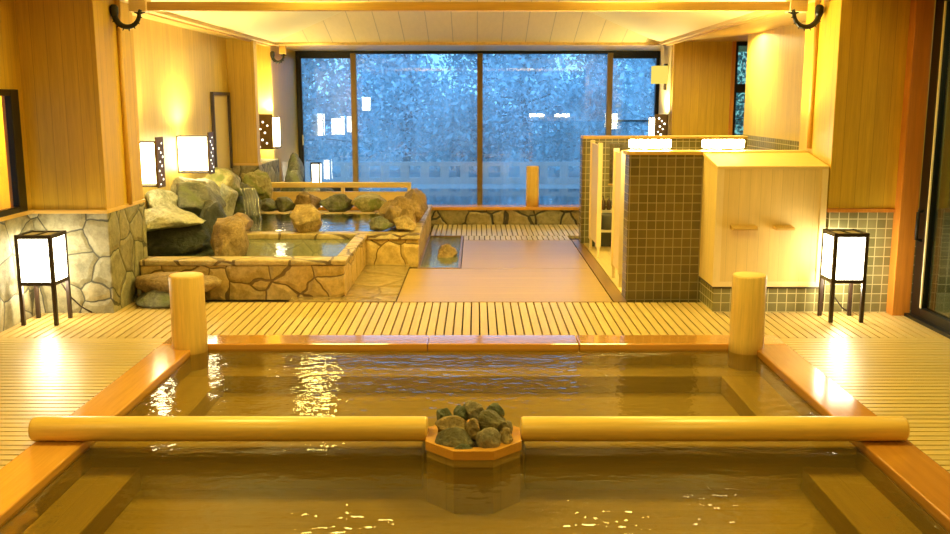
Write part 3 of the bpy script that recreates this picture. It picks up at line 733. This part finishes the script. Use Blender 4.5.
def wall_lamp(x0, x1, y0, y1, z0, z1, face, label):
    """face: side that carries the pierced board ('x' = towards the room, 'y' = towards the viewer)"""
    t = thing('wall_lamp', ((x0+x1)/2, (y0+y1)/2, z0), label, 'wall lamp', 'pierced wall lamps')
    e = .012
    for x in (x0, x1-e):
        for y in (y0, y1-e): box('upright', 'darkwood', x, x+e, y, y+e, z0, z1, t)
    for z in (z0, z1-e):
        for q in ((x0+e, x1-e, y0, y0+e), (x0+e, x1-e, y1-e, y1), (x0, x0+e, y0+e, y1-e), (x1-e, x1, y0+e, y1-e)): box('rail', 'darkwood', *q, z, z+e, t)
    box('paper_shade', 'paperw', x0+.008, x1-.008, y0+.008, y1-.008, z0+.03, z1-.008, t)
    rnd = random.Random(int(z0*100+x0*10))
    pb, db = MB(), MB()
    if face[0] == 'x':
        xx, d = (x1, 1) if face[1] == '+' else (x0, -1)
        pb.box(min(xx, xx+d*.015), max(xx, xx+d*.015), y0-.01, y1+.01, z0-.01, z1+.04)
        n = 10
        for k in range(n):
            cy = y0 + (y1-y0)*(.15+.7*((k*.618+.2) % 1)); cz = z0 + (z1-z0)*(k+.5)/n; r = rnd.uniform(.007, .010)
            xa, xb = xx+d*.0155, xx+d*.017
            db.box(min(xa, xb), max(xa, xb), cy-r, cy+r, cz-r, cz+r)
    else:
        xa, xb = (x0, x1-.075) if face == 'y-' else (x0+.06, x1)
        pb.box(xa-.01, xb+.005, y0-.015, y0, z0-.01, z1+.04)
        n = 9
        for k in range(n):
            cx = xa + (xb-xa)*(.2+.6*((k*.618+.2) % 1)); cz = z0 + (z1-z0)*(k+.5)/n; r = rnd.uniform(.009, .014)
            db.tube([(cx, y0-.0175, cz), (cx, y0-.015, cz)], r, 8)
    p = pb.build('pierced_board', 'perfwood', t)
    db.build('pinholes', 'dot', p)
wall_lamp(-3.30, -2.97, 8.86, 9.04, .90, 1.32, 'x+', 'lit wall lamp with pierced board, half hidden by the near left pillar')
wall_lamp(-3.30, -2.955, 10.55, 10.72, .90, 1.31, 'x+', 'lit square wall lamp on the pale wall above the rockery')
wall_lamp(-3.24, -2.89, 13.98, 14.19, 1.0, 1.46, 'y-', 'pierced wall lamp in the corner left of the big window')
wall_lamp(2.50, 2.735, 13.72, 13.92, 1.12, 1.46, 'y', 'pierced wall lamp under the cream sconce right of the big window')
wall_lamp(-3.53, -3.2, 2.9, 3.08, 1.35, 1.80, 'x+', 'lit wall lamp mirrored small in the window, on the left wall')
sc = thing('wall_sconce', (2.65, 13.9, 1.85), 'square cream paper sconce high beside the right window edge', 'sconce')
box('paper_shade', 'papersoft', 2.53, 2.735, 13.8, 14.0, 1.93, 2.18, sc, .006)
box('bracket', 'darkwood', 2.70, 2.74, 13.88, 13.92, 1.84, 1.93, sc)
box('wall_plate', 'darkwood', 2.70, 2.74, 13.86, 13.96, 2.18, 2.21, sc)

# ------------------------------------------------------------------ shower stalls
sp = thing('shower_partition', (2.0, 8.15, 0), 'olive tiled end partition of the shower stalls', 'partition')
box('tile_block', 'tiled', 1.29, 2.795, 8.035, 8.25, -.03, 1.245, sp)
box('top_cap', 'trimx', 1.27, 2.795, 8.02, 8.27, 1.245, 1.275, sp, .004)
# cabinet before it
cb = thing('wooden_cabinet', (2.35, 7.78, 0), 'pale cypress cabinet with sloping top on a tiled plinth', 'cabinet')
x0, x1, y0, y1 = 1.915, 2.79, 7.535, 8.03
box('plinth', 'tilel', x0+.01, x1, y0+.012, y1, -.03, .20, cb)
box('base_rail', 'darkwood', x0-.004, x1, y0-.004, y1, .20, .212, cb)
MB().hexa([(x0, y0, .212), (x1, y0, .212), (x1, y1, .212), (x0, y1, .212), (x0, y0, 1.16), (x1, y0, 1.16), (x1, y1, 1.238), (x0, y1, 1.238)]).build('body', 'cab', cb)
MB().hexa([(x0-.008, y0-.012, 1.16), (x1, y0-.012, 1.16), (x1, y1, 1.24), (x0-.008, y1, 1.24), (x0-.008, y0-.012, 1.185), (x1, y0-.012, 1.185), (x1, y1, 1.268), (x0-.008, y1, 1.268)]).build('sloping_top', 'cabx', cb, .003)
b = MB(); b.box(x0-.006, x0+.05, y0-.008, y0, .215, 1.16); b.box(x1-.05, x1, y0-.008, y0, .215, 1.16); b.box(x0+.05, x1-.05, y0-.008, y0, .215, .255)
b.build('face_frame', 'cream', cb)
for xa, xb in ((2.03, 2.23), (2.37, 2.52)):
    MB().hexa([(xa, y0-.10, .685), (xb, y0-.10, .685), (xb, y0, .685), (xa, y0, .685), (xa, y0-.10, .705), (xb, y0-.10, .705), (xb, y0, .72), (xa, y0, .72)]).build('shelf_peg', 'trimx', cb, .004)
# far partition
fp = thing('shower_partition', (2.2, 11.4, 0), 'tiled far end partition of the shower stalls with wooden cap', 'partition')
box('tile_block', 'tilel', 1.29, 3.2, 11.3, 11.5, -.03, 1.25, fp)
box('top_cap', 'trimx', 1.26, 3.2, 11.27, 11.53, 1.25, 1.28, fp, .004)
box('tile_edge', 'tiled', 1.255, 1.29, 11.29, 11.5, -.03, 1.25, fp)
# intermediate screens
for y0, y1, lab in ((8.58, 9.08, 'cream wing screen nearest the olive tiled end partition'), (10.2, 10.92, 'cream wing screen farther along the shower stalls')):
    t = thing('shower_screen', (1.33, y0, 0), lab, 'screen', 'shower screens')
    box('edge_board', 'cream', 1.305, 1.355, y0, y0+.05, .12, 1.25, t, .004)
    box('edge_board', 'cream', 1.305, 1.355, y1-.05, y1, .12, 1.25, t, .004)
    box('screen_panel', 'cream', 1.318, 1.342, y0+.05, y1-.05, .14, 1.22, t)
    for y in (y0+.012, y1-.036): box('foot', 'cream', 1.316, 1.344, y, y+.024, 0, .12, t)
# counter on far partition with bottles
ct = thing('wash_counter', (1.7, 11.2, 0), 'dark wash counter with pale edge in the farthest shower stall', 'counter')
box('cabinet_block', 'stool', 1.36, 2.4, 11.06, 11.295, 0, .40, ct)
box('counter_top', 'stoolrim', 1.36, 2.4, 11.03, 11.295, .40, .425, ct)
box('lower_edge', 'stoolrim', 1.36, 2.4, 11.05, 11.06, .20, .22, ct)
mr = thing('mirror', (1.72, 11.29, .6), 'narrow mirror on the tiles above the bottles', 'mirror')
box('mirror_glass', 'mirror', 1.58, 1.95, 11.285, 11.298, .72, 1.2, mr)
box('mirror_frame', 'trimx', 1.57, 1.96, 11.28, 11.296, .70, .72, mr)
for x, lab in ((1.425, 'dark pump bottle leftmost on the wash counter'), (1.50, 'dark pump bottle in the middle of the wash counter'), (1.565, 'dark pump bottle nearest the mirror edge on the wash counter')):
    t = thing('pump_bottle', (x, 11.15, .425), lab, 'bottle', 'pump bottles')
    MB().lathe(x, 11.15, [(.026, .425), (.028, .44), (.028, .52), (.012, .545), (.010, .56)], 14).build('body', 'bottle', t)
    MB().tube([(x, 11.15, .56), (x, 11.15, .585), (x-.025, 11.14, .585)], .006, 6).build('pump', 'bottle', t)
bs = thing('wash_bucket', (1.5, 10.9, 0), 'grey wash bucket with pale rim on the pale stand below the bottles', 'bucket')
MB().lathe(1.52, 10.88, [(.09, .235), (.115, .40), (.11, .41), (.10, .405), (.085, .25)], 24).build('bucket', 'stool', bs)
box('stand', 'stoolrim', 1.38, 1.66, 10.76, 11.0, 0.21, .235, bs)
for xa in (1.39, 1.63):
    for ya in (10.77, 10.97): box('leg', 'stoolrim', xa, xa+.02, ya, ya+.02, 0, .21, bs)
for x, y, lab in ((1.52, 8.36, 'blazing shower lamp above the left end of the olive tiles'), (2.16, 8.36, 'blazing shower lamp above the right end of the olive tiles')):
    t = thing('shower_lamp', (x, y, 1.2), lab, 'lamp', 'shower lamps')
    box('lamp_tube', 'strip', x-.18, x+.18, y-.03, y+.03, 1.29, 1.36, t, .01)
    box('bracket', 'stoolrim', x-.04, x+.04, y-.12, y+.03, 1.276, 1.29, t)

# ------------------------------------------------------------------ garden outside
struct('ground', 'soil', -16, 16, 16.45, 45, -.2, .12, 'garden ground outside the big window', 'ground')
fe = thing('garden_fence', (0, 18.2, .1), 'low garden fence with square openings beyond the window', 'fence')
b = MB(); b.box(-6, 6, 18.15, 18.22, .12, .24); b.box(-6, 6, 18.15, 18.22, .46, .54)
b.build('rail', 'fence', fe)
b = MB(); x = -6
while x < 6: b.box(x, x+.16, 18.16, 18.21, .24, .46); x += .38
b.build('slats', 'fence', fe)
def tree(x, y, h, r, leaf, n, seed, label, conifer=False):
    rnd = random.Random(seed)
    t = thing('tree', (x, y, .1), label, 'tree', 'garden trees')
    b = MB(); b.tube([(x, y, .1), (x+rnd.uniform(-.1, .1), y, h*.35), (x+rnd.uniform(-.2, .2), y, h*.7), (x, y, h*.98)], [.11, .09, .05, .015], 8)
    cl = []
    nb = 26
    for k in range(nb):
        z = .4 + (h-.5)*(k+.5)/nb; a = k*2.4 + rnd.uniform(-.4, .4)
        rr = r*((1.05-(z/h)) if conifer else math.sin(PI*min(1, .18+.8*z/h)))*rnd.uniform(.7, 1.05)
        e = Vector((x+rr*math.cos(a), y+rr*math.sin(a), z+rnd.uniform(-.1, .25)))
        b.tube([(x, y, z*.92), tuple((Vector((x, y, z))+e)/2), tuple(e)], [.03, .02, .006], 5)
        for q in range(4):
            cl.append((Vector((x, y, z)).lerp(e, .35+.22*q), .16+.22*r*.5))
    b.build('trunk', 'bark', t)
    bb = bmesh.new()
    for _ in range(n):
        c, s = rnd.choice(cl)
        p = c + Vector((rnd.gauss(0, s), rnd.gauss(0, s), rnd.gauss(0, s*.7)))
        u = Vector((rnd.gauss(0, 1), rnd.gauss(0, 1), rnd.gauss(0, 1))).normalized()
        w_ = u.cross(Vector((rnd.gauss(0, 1), rnd.gauss(0, 1), rnd.gauss(0, 1)))).normalized()
        k = rnd.uniform(.05, .11)
        bb.faces.new([bb.verts.new(q - Vector((x, y, .1))) for q in (p-u*k, p+w_*k*.45, p+u*k, p-w_*k*.45)])
    me = bpy.data.meshes.new('foliage'); bb.to_mesh(me); bb.free(); me.materials.append(M[leaf])
    o = bpy.data.objects.new('foliage', me); COL.objects.link(o); o.parent = t
for a in (
 (-3.6, 20.0, 3.1, 1.0, 'leaf1', 3500, 1, 'dark tree seen through the narrow left pane'),
 (-1.6, 21.5, 2.9, 1.1, 'leaf2', 4000, 2, 'leafy tree left in the centre left pane'),
 (-.3, 20.0, 1.7, .9, 'leaf1', 3000, 3, 'low dark bush right in the centre left pane'),
 (1.2, 22.0, 3.2, 1.2, 'leaf2', 4200, 4, 'leafy tree behind the far log post'),
 (2.3, 19.8, 1.9, .9, 'leaf1', 3200, 5, 'low dark bush right in the centre right pane'),
 (3.9, 21.0, 3.3, 1.1, 'leaf2', 3800, 6, 'pale tree seen through the narrow right pane'),
 (-5.6, 24.0, 3.7, 1.6, 'leaf2', 3500, 7, 'pale tree far back at the left window edge'),
 (.2, 26.0, 3.5, 1.9, 'leaf1', 4500, 8, 'wide dark tree far back behind the middle mullion'),
 (6.0, 25.0, 3.6, 1.6, 'leaf1', 3500, 9, 'dark tree far back at the right window edge'),
 (-3.0, 27.0, 3.2, 1.8, 'leaf1', 4000, 10, 'dark tree far back behind the left mullion'),
 (3.4, 27.0, 3.2, 1.8, 'leaf1', 4000, 11, 'dark tree far back behind the right mullion'),
): tree(*a)

# ------------------------------------------------------------------ light
wd = bpy.data.worlds.new('dusk sky'); S.world = wd; wd.use_nodes = True
t = NT(wd.node_tree); wd.node_tree.nodes.clear()
tc = t.n('ShaderNodeTexCoord').outputs['Generated']
z = t.xyz(tc)[2]
col = t.ramp(t.m('ADD', t.m('MULTIPLY', z, 1.6), .35), [(0, (.06, .18, .34, 1)), (.4, (.15, .37, .62, 1)), (1, (.16, .38, .70, 1))])
bg = t.n('ShaderNodeBackground'); t.l(col, bg.inputs[0]); bg.inputs[1].default_value = 4.4
wo = t.n('ShaderNodeOutputWorld'); t.l(bg.outputs[0], wo.inputs[0])

def light(name, typ, loc, power, col, size=.1, rot=None, **k):
    l = bpy.data.lights.new(name, typ); l.energy = power; l.color = col
    if typ == 'AREA': l.size = size
    else: l.shadow_soft_size = size
    for a, b_ in k.items(): setattr(l, a, b_)
    o = bpy.data.objects.new(name, l); COL.objects.link(o); o.location = loc
    if rot: o.rotation_euler = rot
    return o
WARM = (1, .83, .21)
for i, (x, y, e) in enumerate(((-1.6, 4.8, 48), (1.6, 4.8, 48), (-1.6, 1.2, 34), (1.6, 1.2, 34), (-1.3, 8.2, 66), (1.2, 8.2, 66), (-2.35, 13.5, 34))):
    light('ceiling_downlight', 'AREA', (x, y, 2.55 if y > 12 else 2.5 + .287*(2.7-abs(x)) - .12), e, WARM, .5 if y > 12 else .8, None, shape='DISK', spread=math.radians(170))
for (x, y, z, e) in ((-3.06, 8.95, 1.37, 34), (-3.04, 10.64, 1.36, 34), (-3.0, 14.06, 1.51, 36), (2.60, 13.82, 1.51, 36), (1.52, 8.36, 1.40, 60), (2.16, 8.36, 1.40, 60)):   # bulbs shining up out of the wall lamps; shower pair added to brighten ceiling
    light('lamp_upglow', 'SPOT', (x, y, z), e*2.2, (1, .82, .32), .04, (PI, 0, 0), spot_size=math.radians(165), spot_blend=.6)
light('lobby_light', 'POINT', (5.2, 5.6, 2.2), 40, WARM, .1)
light('side_room_light', 'POINT', (-3.8, 8.3, 1.9), 300, (1, .66, .18), .1)
for (x, y, z, e) in ((-3.335, 7.21, .5, 9), (2.87, 7.31, .5, 9)):
    light('lantern_bulb', 'POINT', (x, y, .27), e, (1, .88, .6), .05)
light('recess_fill', 'AREA', (3.0, 11.6, 2.48), 55, (1, .84, .36), .75, None, shape='DISK', spread=math.radians(170))  # added unseen lamp that brightens the right recess wall

vs = S.view_settings
vs.view_transform = 'Standard'; vs.look = 'None'; vs.gamma = 1; vs.use_curve_mapping = False; vs.exposure = 0.2
S.cycles.use_denoising = True
S.cycles.max_bounces = 10; S.cycles.transparent_max_bounces = 12; S.cycles.caustics_reflective = False; S.cycles.caustics_refractive = False
S.cycles.sample_clamp_indirect = 6
